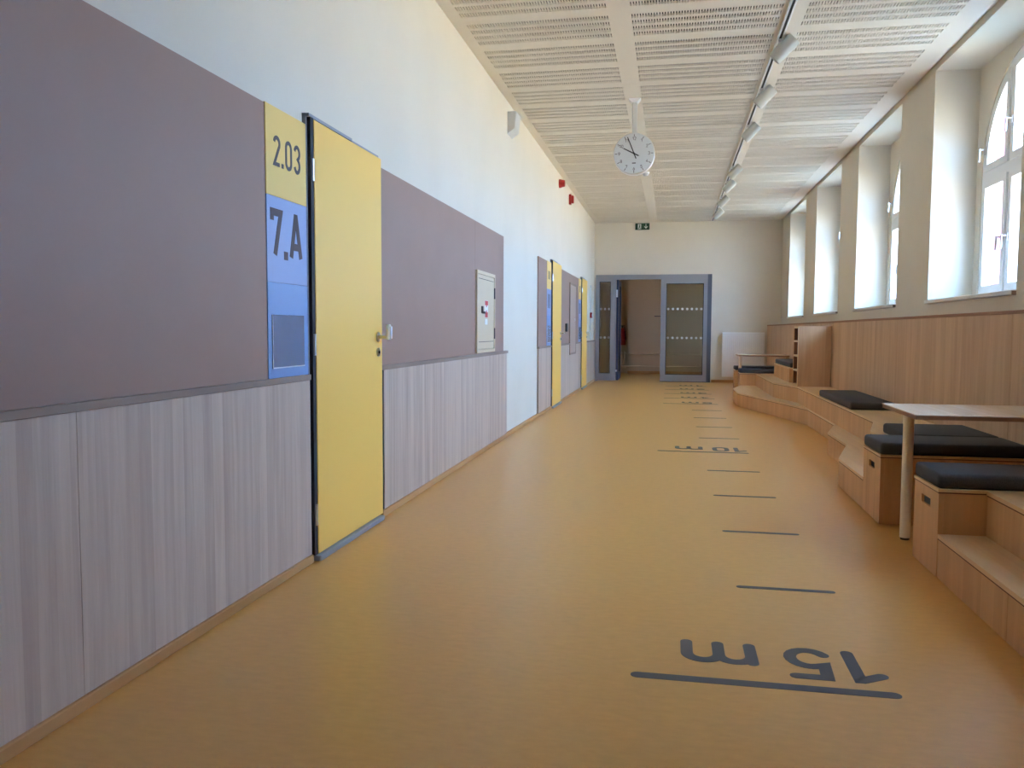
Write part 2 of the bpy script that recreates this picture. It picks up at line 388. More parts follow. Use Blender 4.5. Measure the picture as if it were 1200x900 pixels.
# electrical cabinet in the taupe panel
t = empty('electrical_cabinet', (XP, 7.22, .89), 'cream metal electrical cabinet with red and white stickers', 'cabinet')
MB().ring(rect(6.86, 7.585, .892, 1.605), .03, XW, XP+.010, 'x').build('cabinet_frame', M_['cream'], t)
cd = MB().bbox(XW, XP+.004, 6.892, 7.553, .924, 1.573, .002).build('cabinet_door', M_['cream'], t)
for z in (.985, 1.535): MB().box(XP+.0035, XP+.0047, 6.94, 7.53, z, z+.005).build('door_groove', M_['letter'], cd)
for z in (1.06, 1.43): MB().cyl((XP+.010, 7.556, z-.05), (XP+.010, 7.556, z+.05), .006, n=10).build('hinge', M_['letter'], t)
MB().bbox(XP+.004, XP+.02, 7.03, 7.06, 1.24, 1.30, .003).bbox(XP+.004, XP+.03, 7.045, 7.10, 1.235, 1.255, .003).build('latch', M_['letter'], cd)
s_ = MB().box(XP+.004, XP+.005, 7.17, 7.30, 1.20, 1.355).build('sticker', M_['paper'], cd); s_['label'] = 'white sticker with red bands'
MB().box(XP+.005, XP+.0056, 7.175, 7.295, 1.312, 1.352).box(XP+.005, XP+.0056, 7.175, 7.29, 1.203, 1.25).box(XP+.005, XP+.0056, 7.215, 7.25, 1.25, 1.268).box(XP+.005, XP+.0056, 7.215, 7.25, 1.295, 1.312).build('red_print', M_['redprint'], cd)
MB().box(XP+.004, XP+.005, 7.18, 7.28, 1.14, 1.19).build('sticker', M_['paper'], cd)
# beige service cabinet between doors 2 and 3
t = empty('service_cabinet', (XP, 13.86, .69), 'tall beige service cabinet set into wall between two far yellow doors', 'cabinet')
MB().ring(rect(13.42, 14.3, .69, 1.87), .03, XW, XP+.008, 'x').build('cabinet_frame', M_['cap'], t)
cd = MB().bbox(XW, XP+.004, 13.45, 14.27, .72, 1.84, .002).build('cabinet_door', mat('beige_enamel', lin(180, 154, 136), .45), t)
MB().cyl((XP+.004, 14.1, 1.27), (XP+.012, 14.1, 1.27), .022, n=16).build('lock', M_['whitep'], cd)
o = MB().bbox(XP-.008, XP+.018, 12.92, 13.08, 1.07, 1.2, .004).build('wall_switch', M_['black']); tag(o, 'black square switch box on taupe panel between far yellow doors', 'switch')
# items high on the left wall
t = empty('wall_speaker', (XW, 8.45, 3.06), 'white wedge wall speaker high on left wall near ceiling', 'speaker')
MB().prism([(XW, 3.07), (XW+.07, 3.12), (XW+.09, 3.29), (XW, 3.29)], 8.30, 8.55, 'y').build('speaker_case', M_['greyp'], t)
MB().prism([(XW+.0715, 3.125), (XW+.0735, 3.125), (XW+.0925, 3.285), (XW+.0905, 3.285)], 8.315, 8.535, 'y').build('speaker_grille', M_['greyp'], t)
t = empty('fire_siren', (XW, 12.2, 3.2), 'rounded red fire siren high on left wall', 'siren')
MB().cyl((XW, 12.2, 3.245), (XW+.03, 12.2, 3.245), .062).build('siren_base', M_['red'], t, smooth=True)
MB().cyl((XW+.03, 12.2, 3.245), (XW+.085, 12.2, 3.245), .058, .046).build('siren_dome', M_['red'], t, smooth=True)
t = empty('fire_beacon', (XW, 13.42, 3.12), 'boxy red fire alarm beacon behind the rounded siren on left wall', 'alarm')
MB().bbox(XW, XW+.035, 13.37, 13.47, 3.12, 3.28, .006, 2).build('beacon_base', M_['red'], t)
MB().bbox(XW+.035, XW+.075, 13.38, 13.46, 3.14, 3.26, .012, 3).build('beacon_lens', M_['red'], t, smooth=True)
t = empty('call_point', (XW, 17.1, 1.33), 'small red fire call point on white wall before the glass doors', 'alarm')
MB().bbox(XW, XW+.04, 17.04, 17.14, 1.35, 1.46, .005, 2).build('call_box', M_['red'], t)
MB().box(XW+.04, XW+.042, 17.06, 17.12, 1.375, 1.43).build('call_plate', M_['paper'], t)
MB().box(XW, XW+.012, 17.085, 17.10, .9, 1.35).box(XW, XW+.012, 17.085, 17.10, 1.46, 2.02).build('cable_duct', M_['greyp'], t)

# ------------------------------------------------------------------ right wall with niches and arched windows
wr = MB()
wr.box(XR, XN, YF-.25, YB+.2, 0, ZSILL-.035)
wr.box(XR, XN, YF-.25, YB+.2, ZHEAD, HTOP)
ys = [YF-.25]
for f in WIN_FAR: ys += [f-WW, f]
ys += [YB+.2]
for i in range(0, len(ys), 2): wr.box(XR, XN, ys[i], ys[i+1], ZSILL-.035, ZHEAD)
AR, AZ = .845, 2.43
def arch_z(y, c, R=AR): return AZ+math.sqrt(max(0, R*R-(y-c)**2))
def outer_layer(mb, x0, x1):
    prev = YF-.25
    for f in WIN_FAR:
        c = f-WW/2; a, b = c-AR, c+AR
        mb.box(x0, x1, prev, a, -9 if x1 > 2.7 else 0, HTOP); prev = b
        mb.box(x0, x1, a, b, -9 if x1 > 2.7 else 0, ZSILL)
        N = 26; yy = [c-AR*math.cos(math.pi*i/N) for i in range(N+1)]
        for i in range(N):
            p = [(yy[i], arch_z(yy[i], c)), (yy[i+1], arch_z(yy[i+1], c)), (yy[i+1], HTOP), (yy[i], HTOP)]
            mb.prism(p, x0, x1, 'x')
    mb.box(x0, x1, prev, YB+.2, -9 if x1 > 2.7 else 0, HTOP)
outer_layer(wr, XN, XN+.05)
wr = wr.build('wall_right', M_['plaster']); tag(wr, 'white plaster wall with deep arched window niches', 'wall', kind='structure')
fo = MB(); outer_layer(fo, XN+.05, XO); fo = fo.build('wall_facade', M_['facade']); tag(fo, 'pinkish outer wall face seen through the windows', 'wall', kind='structure')
WORDS = ['nearest', 'second', 'third', 'fourth', 'farthest']
def whandle(par, y, z, x, s=-1):
    MB().bbox(x-.012, x, y-.013, y+.013, z-.033, z+.033, .003).cyl((x-.012, y, z+.01), (x-.05, y, z+.01), .007, n=10).cyl((x-.045, y, z+.016), (x-.048, y, z-.09), .008, n=10).build('window_handle', M_['steel'], par, smooth=True)
for k, f in enumerate(WIN_FAR):
    c = f-WW/2
    t = empty('window_%d' % (k+1), (XN, c, ZSILL), 'white arched window in the %s niche of the right wall' % WORDS[k], 'window', kind='structure')
    N = 24
    arch = [(c+AR*math.cos(math.pi*i/N), AZ+AR*math.sin(math.pi*i/N)) for i in range(N+1)]
    poly = [(c-AR, ZSILL), (c+AR, ZSILL)]+arch
    poly = [poly[0], poly[1]]+arch[:]
    x0, x1 = XN+.008, XN+.078
    MB().ring(poly, .055, x0, x1, 'x').build('window_frame', M_['winwhite'], t)
    ZT = 2.40
    mu = [c-.265, c+.265]
    for m in mu: MB().box(x0+.004, x1-.004, m-.03, m+.03, ZSILL+.05, arch_z(m, c)-.04).build('mullion', M_['winwhite'], t)
    MB().bbox(x0-.004, x1-.003, c-AR+.05, c+AR-.05, ZT-.045, ZT+.045, .006).build('transom', M_['winwhite'], t)
    cols = [(c-AR+.05, mu[0]-.025), (mu[0]+.025, mu[1]-.025), (mu[1]+.025, c+AR-.05)]
    Ri = AR-.05
    for a, b in cols:
        for lower in (True, False):
            if lower: p = rect(a, b, ZSILL+.05, ZT-.04)
            else:
                z0 = ZT+.04; n = 10
                yy = [b+(a-b)*i/n for i in range(n+1)]
                top = [(y, max(z0+.001, AZ+math.sqrt(max(0, Ri*Ri-(y-c)**2)))) for y in yy]
                p = [(a, z0), (b, z0)]+[q for q in top if q[1] > z0+.02]
            sash = MB().ring(p, .058, x0-.012, x1-.012, 'x').build('sash', M_['winwhite'], t)
            pp = inset(p, .05); MB().prism(pp, x0+.02, x0+.026, 'x').build('pane', M_['glass'], sash)
            ys_ = b-.03 if (a+b)/2 < c+.3 else a+.03
            if lower: whandle(sash, ys_, 1.84, x0-.012)
            elif (a+b)/2 < c-.3 or (a+b)/2 > c+.3: whandle(sash, (b-.03 if a > c else a+.03) if a > c else a+.03, 2.62 if True else 0, x0-.012)
            else: whandle(sash, b-.03, 2.75, x0-.012)
    s = MB().bbox(XR-.03, XN+.02, f-WW+.002, f-.002, ZSILL-.033, ZSILL, .006, 2).build('window_sill', M_['sill'], t)
    MB().box(XR-.026, XR+.0, f-WW-.003, f-WW+.003, ZSILL-.034, ZSILL-.008).build('sill_end', M_['cap'], t)
# right wood wainscot
wp = [YF]+[.3, 2.8, 5.3, 7.8, 10.3, 12.8, 15.3]+[YB-.02]
tr = MB().box(XWAIN+.02, XR, YF, YB-.02, 0, ZWAIN-.03).build('wainscot_core', M_['darkgap'], wr)
for i in range(len(wp)-1):
    MB().bbox(XWAIN, XWAIN+.02, wp[i]+.0015, wp[i+1]-.0015, .02, ZWAIN-.022, .001).build('wood_panel', M_['woodW'], wr)
MB().bbox(XWAIN-.003, XR, YF, YB-.02, ZWAIN-.022, ZWAIN, .002).build('ledge', M_['ply'], wr)

# ------------------------------------------------------------------ end wall, rear wall, hall behind the doors
DX0, DX1, DZ = -1.625, .815, 2.285
we = MB().box(XW-.3, DX0, YB, YB+.25, 0, HTOP).box(DX1, XO, YB, YB+.25, 0, HTOP).box(DX0, DX1, YB, YB+.25, DZ, HTOP).build('wall_end', M_['plaster'])
tag(we, 'white end wall around the grey glass doors', 'wall', kind='structure')
o = MB().box(XW-.3, XO, YF-.25, YF, 0, HTOP).build('wall_rear', M_['plaster']); tag(o, 'white wall behind the viewer', 'wall', kind='structure')
o = MB().bbox(DX1+.02, XWAIN+.02, YB-.014, YB, 0, .06, .003).build('baseboard_end', M_['base']); tag(o, 'wooden baseboard on the end wall under the radiator', 'baseboard', kind='structure')
hy = 21.15
for nm, lb, bx in [('back', 'dim beige hall wall straight beyond the open glass door', [(-1.09, 3, hy, hy+.2, 0, 3.)]),
                   ('niche', 'dark recess of the hall behind the fire extinguisher', [(-3.2, -1.09, hy+.37, hy+.5, 0, 3.), (-1.09, -1.04, hy+.2, hy+.5, 0, 3.)]),
                   ('left', 'left end wall of the dim hall', [(-3.3, -3.2, YB+.25, hy+.5, 0, 3.)]),
                   ('front', 'hall wall backing onto the corridor wall', [(-3.3, XW-.25, YB+.15, YB+.25, 0, 3.)]),
                   ('right', 'right end wall of the dim hall around the added light opening', [(2.95, 3.05, YB+.25, hy+.5, 0, 1.), (2.95, 3.05, YB+.25, hy+.5, 2.5, 3.), (2.95, 3.05, YB+.25, 19., 1., 2.5), (2.95, 3.05, 19.5, hy+.5, 1., 2.5)])]:
    mb = MB()
    for q_ in bx: mb.box(*q_)
    tag(mb.build('wall_hall_'+nm, M_['hall']), lb, 'wall', kind='structure')
o = MB().box(-3.3, 3.05, YB+.25, hy+.5, 3., 3.1).build('ceiling_hall', M_['hall']); tag(o, 'beige ceiling of the dim hall', 'ceiling', kind='structure')
o = MB().box(-3.3, XW-.3, YB+.2, hy+.5, -.2, 0).build('floor_hall', M_['floor']); tag(o, 'orange linoleum of the dim hall side', 'floor', kind='structure')
o = MB().bbox(-1.09, 2.9, hy-.014, hy, 0, .07, .003).build('baseboard_hall', M_['base']); tag(o, 'wooden baseboard of the dim hall wall', 'baseboard', kind='structure')
t = empty('window_6', (3.0, 19.25, 1.0), 'unseen white window added to light the dim hall from the right', 'window', kind='structure')  # out-of-view window and opening, added to brighten the hall
MB().ring(rect(19.0, 19.5, 1.0, 2.5), .05, 2.97, 3.03, 'x').build('window_frame', M_['winwhite'], t)
MB().box(2.995, 3.001, 19.05, 19.45, 1.05, 2.45).build('pane', M_['glass'], t)
# heating pipes on the hall wall
for z, l in ((.50, 'upper'), (.19, 'lower')):
    t = empty('heating_pipe', (-.2, hy-.05, z), '%s cream heating pipe running along the dim hall wall' % l, 'pipe', 'heating pipes in the hall')
    MB().cyl((-1.35, hy-.05, z), (1.9, hy-.05, z), .016, n=12).build('pipe', M_['cream'], t, smooth=True)
    for x in (-.9, .2, 1.3): MB().box(x-.012, x+.012, hy-.06, hy, z-.02, z+.02).build('pipe_bracket', M_['cream'], t)
t = empty('column_radiator', (-1.27, hy+.2, .16), 'cream column radiator in the hall corner below fire extinguisher', 'radiator')
for i in range(3): MB().bbox(-1.37+i*.075, -1.31+i*.075, hy+.03, hy+.2, .17, .56, .02, 3).build('radiator_column', M_['cream'], t, smooth=True)
MB().bbox(-1.4, -1.14, hy+.06, hy+.17, .14, .2, .01).build('radiator_foot', M_['cream'], t)
t = empty('fire_extinguisher', (-1.25, hy+.2, .70), 'red fire extinguisher hanging on dim hall wall', 'extinguisher')
MB().cyl((-1.25, hy+.24, .72), (-1.25, hy+.24, 1.08), .085, n=24).cyl((-1.25, hy+.24, 1.08), (-1.25, hy+.24, 1.15), .085, .03, n=24).build('tank', M_['red'], t, smooth=True)
MB().cyl((-1.25, hy+.24, 1.15), (-1.25, hy+.24, 1.20), .022).bbox(-1.28, -1.18, hy+.225, hy+.255, 1.20, 1.225, .005).build('valve', M_['black'], t)
MB().cyl((-1.19, hy+.16, 1.18), (-1.15, hy+.15, .85), .012, n=10).build('hose', M_['black'], t)
MB().box(-1.3, -1.2, hy+.32, hy+.35, .9, 1.1).build('wall_bracket', M_['black'], t)

# glass end doors
t = empty('door_4', (-.4, YB, 0), 'blue-grey steel framed glass double door at the corridor end', 'door', kind='structure')
y0, y1 = YB-.03, YB+.06
MB().box(DX0, DX0+.05, y0, y1, 0, DZ).box(DX0+.05, DX1-.085, y0, y1, DZ-.1, DZ).build('door_frame', M_['bluegrey'], t)
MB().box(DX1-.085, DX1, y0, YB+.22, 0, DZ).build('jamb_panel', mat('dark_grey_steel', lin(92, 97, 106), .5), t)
def glazed(name, x0, x1, glx0, glx1, gz0, gz1, yy0, yy1, n, dots):
    o = MB().box(x0, glx0, yy0, yy1, .012, DZ-.1).box(glx1, x1, yy0, yy1, .012, DZ-.1).box(glx0, glx1, yy0, yy1, .012, gz0).box(glx0, glx1, yy0, yy1, gz1, DZ-.1).build(name, M_['bluegrey'], t)
    ym = (yy0+yy1)/2; gl = MB().box(glx0, glx1, ym-.003, ym+.003, gz0, gz1).build('glass_pane', M_['doorglass'], o)
    MB().ring(rect(glx0-.001, glx1+.001, gz0-.001, gz1+.001), .014, yy0+.002, ym-.004, 'y').build('gasket', M_['darkgap'], o)
    for z in (1.555, .94):
        for i in range(n):
            x = dots[0]+(dots[1]-dots[0])*i/(n-1)
            MB().cyl((x, ym-.0035, z), (x, ym-.0055, z), .026, n=14).build('safety_dot', M_['dot'], o)
    return o
glazed('side_light', DX0+.05, -1.19, -1.545, -1.305, .165, 2.14, y0+.005, y1-.005, 3, (-1.51, -1.34))
lf = glazed('door_leaf', -.236, .73, -.127, .652, .155, 2.095, y0+.005, y1-.005, 8, (-.08, .61))
MB().box(-.235, .73, y0-.004, y0+.004, .0, .012).build('brush_seal', M_['black'], lf)
MB().cyl((-.236, y0+.02, 1.40), (-.37, y0+.02, 1.40), .009, n=10).build('latch_bar', M_['letter'], lf)
# opened leaf, swung 90 degrees into the hall
xo = -1.187
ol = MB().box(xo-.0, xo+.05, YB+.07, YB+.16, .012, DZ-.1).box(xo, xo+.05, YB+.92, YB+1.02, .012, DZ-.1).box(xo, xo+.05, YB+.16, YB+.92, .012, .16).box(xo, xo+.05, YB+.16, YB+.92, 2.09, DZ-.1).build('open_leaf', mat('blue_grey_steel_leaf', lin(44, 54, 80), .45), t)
MB().box(xo+.022, xo+.028, YB+.16, YB+.92, .16, 2.09).build('glass_pane', M_['doorglass'], ol)
for z in (.22, 1.88): MB().bbox(xo-.004, xo+.03, YB+.045, YB+.075, z-(.07 if z > 1 else .02), z+(.09 if z > 1 else .02), .004).build('hinge', M_['whitep'], ol)
o = empty('exit_sign', (-.65, YB, 3.26), 'green exit sign with running figure and down arrow above glass doors', 'sign')
MB().bbox(-.80, -.50, YB-.02, YB, 3.235, 3.372, .003).build('sign_plate', M_['green'], o)
MB().box(-.745, -.675, YB-.022, YB-.02, 3.25, 3.357).build('door_symbol', M_['signwhite'], o)
MB().cyl((-.708, YB-.022, 3.335), (-.708, YB-.024, 3.335), .011, n=10).prism([(-.722, 3.29), (-.70, 3.285), (-.695, 3.322), (-.715, 3.325)], YB-.024, YB-.022, 'y').prism([(-.72, 3.295), (-.708, 3.29), (-.728, 3.258), (-.738, 3.262)], YB-.024, YB-.022, 'y').prism([(-.708, 3.29), (-.7, 3.288), (-.688, 3.258), (-.7, 3.256)], YB-.024, YB-.022, 'y').build('running_figure', M_['green'], o)
MB().prism([(-.575, 3.255), (-.535, 3.30), (-.55, 3.31), (-.568, 3.292), (-.568, 3.355), (-.582, 3.355), (-.582, 3.292), (-.60, 3.31), (-.615, 3.30)], YB-.022, YB-.02, 'y').build('arrow', M_['signwhite'], o)
# panel radiator on the end wall
t = empty('panel_radiator', (1.48, YB-.06, .14), 'white ribbed panel radiator on end wall behind far bench', 'radiator')
MB().bbox(1.045, 1.90, YB-.115, YB-.095, .13, 1.05, .006, 2).build('front_panel', M_['radiator'], t)
for i in range(21): MB().bbox(1.075+i*.04, 1.091+i*.04, YB-.121, YB-.113, .17, 1.0, .003).build('rib', M_['radiator'], t)
MB().box(1.05, 1.895, YB-.095, YB-.02, .15, 1.03).build('convector', M_['radiator'], t)
MB().bbox(1.045, 1.90, YB-.115, YB-.02, 1.05, 1.065, .003).build('top_grille', M_['radiator'], t)
for x in (1.2, 1.7): MB().box(x, x+.05, YB-.03, YB-.001, .3, .9).build('wall_bracket', M_['greyp'], t)

# ------------------------------------------------------------------ ceiling: slotted acoustic boards
cl = MB().box(XW-.25, XO, YF-.25, hy+.5, HTOP, HTOP+.3).build('ceiling', M_['plaster']); tag(cl, 'white acoustic ceiling of slotted boards', 'ceiling', kind='structure')
MB().box(XW, 2.1, YF, YB, HC+.035, HC+.05).build('acoustic_felt', M_['felt'], cl)
MB().box(2.1, XR, YF, YB, HC+.03, HC+.06).build('edge_strip', M_['plaster'], cl)
PL = 2.4; ROWP, GRP = .1235, .6
def ceil_mesh(name, x0, x1, sx0, sx1, length, n=54):
    T = .014; mb = MB()
    rows = []
    g = 0
    while (g+1)*GRP <= length+.01:
        for r in range(4): rows.append(g*GRP+.115+r*ROWP)
        g += 1
    rows = [r for r in rows if r+.06 < length]
    pitch = (sx1-sx0)/n; sw = pitch*.46; sl_ = .078
    def q(xa, xb, ya, yb): mb.add([(xa, ya, 0), (xb, ya, 0), (xb, yb, 0), (xa, yb, 0)], [(0, 3, 2, 1)])
    y = 0.
    for r in rows:
        a, b = r-sl_/2, r+sl_/2
        q(x0, x1, y, a); xp = x0
        for i in range(n):
            xa = sx0+i*pitch; xb = xa+sw
            q(xp, xa, a, b); xp = xb
            mb.add([(xa, a, 0), (xb, a, 0), (xb, b, 0), (xa, b, 0), (xa, a, T), (xb, a, T), (xb, b, T), (xa, b, T)], [(0, 1, 5, 4), (1, 2, 6, 5), (2, 3, 7, 6), (3, 0, 4, 7)])
        q(xp, x1, a, b); y = b
    q(x0, x1, y, length)
    # edges of the board
    e = [(x0, 0, 0), (x1, 0, 0), (x1, length, 0), (x0, length, 0), (x0, 0, T), (x1, 0, T), (x1, length, T), (x0, length, T)]
    mb.add(e, [(0, 1, 5, 4), (1, 2, 6, 5), (2, 3, 7, 6), (3, 0, 4, 7)])
    me = bpy.data.meshes.new(name); me.from_pydata(mb.v, [], mb.f); me.materials.append(M_['ceil']); return me
COLS = [(XW+.001, -.4075, -1.563, -.487), (-.4075, .833, -.328, .752), (.833, 2.178, .915, 2.005)]
bounds = [7.936+PL*k for k in range(-4, 5)]
for ci, (x0, x1, a, b) in enumerate(COLS):
    full = ceil_mesh('ceiling_board', x0, x1, a, b, PL-.003)
    first = bounds[0]; 
    for yb in bounds:
        L_ = min(PL, YB-yb)
        if L_ <= .05: continue
        me = full if L_ == PL else ceil_mesh('ceiling_board_short', x0, x1, a, b, L_-.003)
        place(bpy.data.objects.new('ceiling_board', me), (0, yb, HC), cl)
    MB().box(x0, x1, YF, bounds[0]-.003, HC, HC+.014).build('ceiling_board', M_['ceil'], cl)

# lighting track and seven spotlights
XT = .795
t = empty('lighting_track', (XT, 10.5, HC), 'white ceiling track with black slot carrying spotlights', 'track')
MB().box(XT-.022, XT-.011, YF+1, YB-.15, HC-.022, HC).box(XT+.009, XT+.022, YF+1, YB-.15, HC-.022, HC).build('track_rail', M_['whitep'], t)
MB().box(XT-.011, XT+.009, YF+1, YB-.15, HC-.016, HC).build('track_slot', M_['black'], t)
SP = [6.88, 8.22, 9.63, 11.95, 13.1, 14.6, 16.15]
sdesc = ['largest white cylinder spotlight, nearest on the ceiling track', 'second nearest white cylinder spotlight on the ceiling track', 'third white cylinder spotlight along the ceiling track',
         'fourth white cylinder spotlight, middle of the seven on the track', 'fifth white cylinder spotlight along the ceiling track', 'second farthest white cylinder spotlight on the ceiling track', 'farthest white cylinder spotlight near the end wall']
for i, y in enumerate(SP):
    t = empty('spotlight', (XT, y, HC-.022), sdesc[i], 'spotlight', 'spotlights on the ceiling track')
    MB().bbox(XT-.016, XT+.018, y-.02, y+.10, HC-.045, HC-.022, .003).build('track_adapter', M_['whitep'], t)
    MB().cyl((XT+.01, y+.02, HC-.045), (XT+.02, y+.005, HC-.085), .009, n=12).build('lamp_arm', M_['whitep'], t)
    d = Vector((-.62, .16, -.60)).normalized(); c_ = Vector((XT+.028, y, HC-.10))
    p, q = c_-d*.105, c_+d*.095
    MB().cyl(p, q, .056, n=32).build('lamp_head', M_['lamp'], t, smooth=True)
    MB().cyl(q-d*.001, q+d*.004, .053, .050, n=32).build('lamp_rim', M_['greyp'], t, smooth=True)
    MB().cyl(q+d*.004, q+d*.005, .044, n=24).build('lens', M_['lens'], t)
# smoke detector behind the clock
t = empty('smoke_detector', (-.41, 12.3, HC), 'small round smoke detector on ceiling behind the clock', 'detector')
MB().cyl((-.41, 12.3, HC), (-.41, 12.3, HC-.02), .055).build('detector_base', M_['whitep'], t, smooth=True)
MB().cyl((-.41, 12.3, HC-.02), (-.41, 12.3, HC-.055), .048, .03).build('detector_dome', M_['greyp'], t, smooth=True)
# hanging clock
CX, CY, CZ, CR = -.397, 8.4, 2.847, .203
t = empty('hanging_clock', (CX, CY, CZ-CR), 'round white clock hanging from ceiling, showing nearly ten', 'clock')
MB().bbox(CX-.024, CX+.024, CY+.025, CY+.073, CZ+CR-.02, HC-.03, .003).build('hanging_rod', M_['greyp'], t)
MB().prism([(CX-.06, HC), (CX-.05, HC-.012), (CX-.024, HC-.04), (CX+.024, HC-.04), (CX+.05, HC-.012), (CX+.06, HC)], CY, CY+.1, 'y').build('ceiling_canopy', M_['whitep'], t)
MB().cyl((CX, CY+.09, CZ), (CX, CY+.008, CZ), CR, n=64).build('housing', M_['whitep'], t, smooth=True)
MB().cyl((CX, CY+.008, CZ), (CX, CY, CZ), CR, CR-.006, n=64).build('bezel', M_['steel'], t, smooth=True)
dial = MB().cyl((CX, CY+.0, CZ), (CX, CY-.0015, CZ), CR-.009, n=64).build('dial', M_['clockface'], t)
yd = CY-.0015
for i in range(12):
    a = math.pi/2-i*math.pi/6; c, s = math.cos(a), math.sin(a); w = .003; r0, r1 = CR-.037, CR-.014
    MB().prism([(CX+c*r0-s*w, CZ+s*r0+c*w), (CX+c*r1-s*w, CZ+s*r1+c*w), (CX+c*r1+s*w, CZ+s*r1-c*w), (CX+c*r0+s*w, CZ+s*r0-c*w)], yd-.001, yd, 'y').build('hour_mark', M_['letter'], dial)
    num = str(12 if i == 0 else i); H = .028; w = .015; rr = CR-.056; mb = MB(); ox = CX+c*rr-(w*len(num)+.006*(len(num)-1))/2; oz = CZ+s*rr-H/2
    for j, ch in enumerate(num):
        for st in glyph(ch, w/H): ribbon(mb, [(ox+j*(w+.006)+p*H, oz+q*H) for p, q in st], .0045, lambda p, t_: (p[0], yd-t_, p[1]), False, .0008)
    mb.build('numeral', M_['letter'], dial)
MB().box(CX-.018, CX+.018, yd-.0008, yd, CZ-.098, CZ-.088).build('maker_mark', M_['letter'], dial)
def hand(name, deg, L0, L1, w, y, m):
    a = math.radians(90-deg); c, s = math.cos(a), math.sin(a)
    MB().prism([(CX-c*L0-s*w, CZ-s*L0+c*w), (CX+c*L1-s*w*.8, CZ+s*L1+c*w*.8), (CX+c*L1+s*w*.8, CZ+s*L1-c*w*.8), (CX-c*L0+s*w, CZ-s*L0-c*w)], y-.0015, y, 'y').build(name, m, t)
hand('hour_hand', 297, .05, .115, .0062, yd-.002, M_['black'])
hand('minute_hand', 338, .055, .175, .0052, yd-.005, M_['black'])
hand('second_hand', 296, .06, .185, .0014, yd-.008, M_['letter'])
MB().cyl((CX, yd, CZ), (CX, yd-.011, CZ), .009, n=16).build('hub', M_['black'], t)

# ------------------------------------------------------------------ tiered seating along the right wall
TT = .018
def seg_panel(mb_par, p, q, z0, z1, name='front_panel', m='woodR', th=.018, inward=1):
    """upright board from p to q in plan, its thickness going to +X side"""
    p = Vector(p); q = Vector(q); d = (q-p).normalized(); n = Vector((-d.y, d.x))
    if n.x < 0 or (abs(n.x) < 1e-6 and n.y*inward < 0): n = -n
    e = d*.0018; pts = [p+e, q-e, q-e+n*th, p+e+n*th]
    return MB().prism([tuple(v) for v in pts], z0, z1, 'z').build(name, M_[m], mb_par)
def split(p, q, n):
    p = Vector(p); q = Vector(q); return [(tuple(p.lerp(q, i/n)), tuple(p.lerp(q, (i+1)/n))) for i in range(n)]
def tier(par, front, back, z0, z1, pan=.78, top='step_top', toe=.0, joints=True):
    """front: plan polyline far -> near; back: plan points closing the ring near -> far"""
    ring_ = front+back
    MB().prism(ring_, z1-TT, z1, 'z').build(top, M_['woodT'], par)
    MB().prism([(x+(.0015 if i < len(front) else 0), y) for i, (x, y) in enumerate(ring_)], z1-TT-.006, z1-TT, 'z').build('edge_line', M_['edge'], par)
    for i in range(len(front)-1):
        L_ = (Vector(front[i+1])-Vector(front[i])).length; n = max(1, round(L_/pan))
        for a, b in split(front[i], front[i+1], n):
            o = seg_panel(par, (a[0]+.003, a[1]), (b[0]+.003, b[1]), z0+(.006 if z0 == 0 else 0), z1-TT-.006)
W = XWAIN-.004
# far + middle platform
t = empty('tiered_platform', (1.6, 9.7, 0), 'long wavy wooden platform with low steps between far nook and near nook', 'platform')
low = [(1.115, 14.0), (.95, 13.2), (.95, 12.3), (1.30, 11.0), (1.557, 9.95)]
tier(t, low, [(1.75, 9.95), (1.75, 14.0)], 0, .2)
tier(t, [(1.557, 9.95), (1.557, 8.35)], [(1.75, 8.35), (1.75, 9.95)], 0, .2)
tier(t, [(1.557, 8.35), (1.37, 7.65), (1.37, 6.85), (1.168, 6.09), (1.168, 5.335)], [(1.75, 5.335), (1.75, 8.35)], 0, .2)
tier(t, [(1.36, 14.0), (1.36, 11.6), (1.557, 10.75), (1.557, 6.81), (1.372, 6.09), (1.372, 5.335)], [(W, 5.335), (W, 14.0)], .2, .4, .76, 'platform_top')
seg_panel(t, (1.36, 14.0), (W, 14.0), 0, .38, 'end_panel', inward=-1)
# third-level bench
t = empty('raised_bench', (1.77, 12.4, .4), 'raised wooden bench with grey cushion beside shelf cabinet', 'bench')
MB().box(1.565, W, 11.62, 13.3, .6-TT, .6).build('bench_top', M_['woodT'], t)
for a, b in split((1.568, 13.3), (1.568, 11.62), 2): seg_panel(t, a, b, .4, .6-TT-.001)
seg_panel(t, (1.568, 11.622), (W, 11.622), .4, .6-TT-.001, 'end_panel'); seg_panel(t, (1.568, 13.28), (W, 13.28), .4, .6-TT-.001, 'end_panel')
# shelf cabinet on the platform
t = empty('shelf_cabinet', (1.75, 11.0, .4), 'tall wooden cabinet with open cubbies on its corridor side', 'shelf')
ca, cb_, ch = 10.8, 11.26, 1.155
MB().box(1.56, W-.005, ca, ca+.03, .4, ch).build('side_panel', M_['woodW'], t)
MB().box(1.56, W-.005, cb_-.03, cb_, .4, ch).build('side_panel', M_['woodR'], t)
MB().box(1.56, W-.005, ca+.03, cb_-.03, ch-.025, ch).build('cabinet_top', M_['woodT'], t)
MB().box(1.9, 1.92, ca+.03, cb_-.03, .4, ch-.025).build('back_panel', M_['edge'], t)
MB().box(1.566, 1.9, cb_-.034, cb_-.03, .4, ch-.025).build('cubby_shade_lining', M_['edge'], t)  # dark back and lining put the cubby shade into the colour
for z in (.40, .585, .77, .955): MB().box(1.56, 1.9, ca+.03, cb_-.03, z, z+.02).build('shelf', M_['woodT'], t)
MB().box(1.552, 1.56, ca, ca+.03, .4, ch).build('edge_trim', M_['woodT'], t)
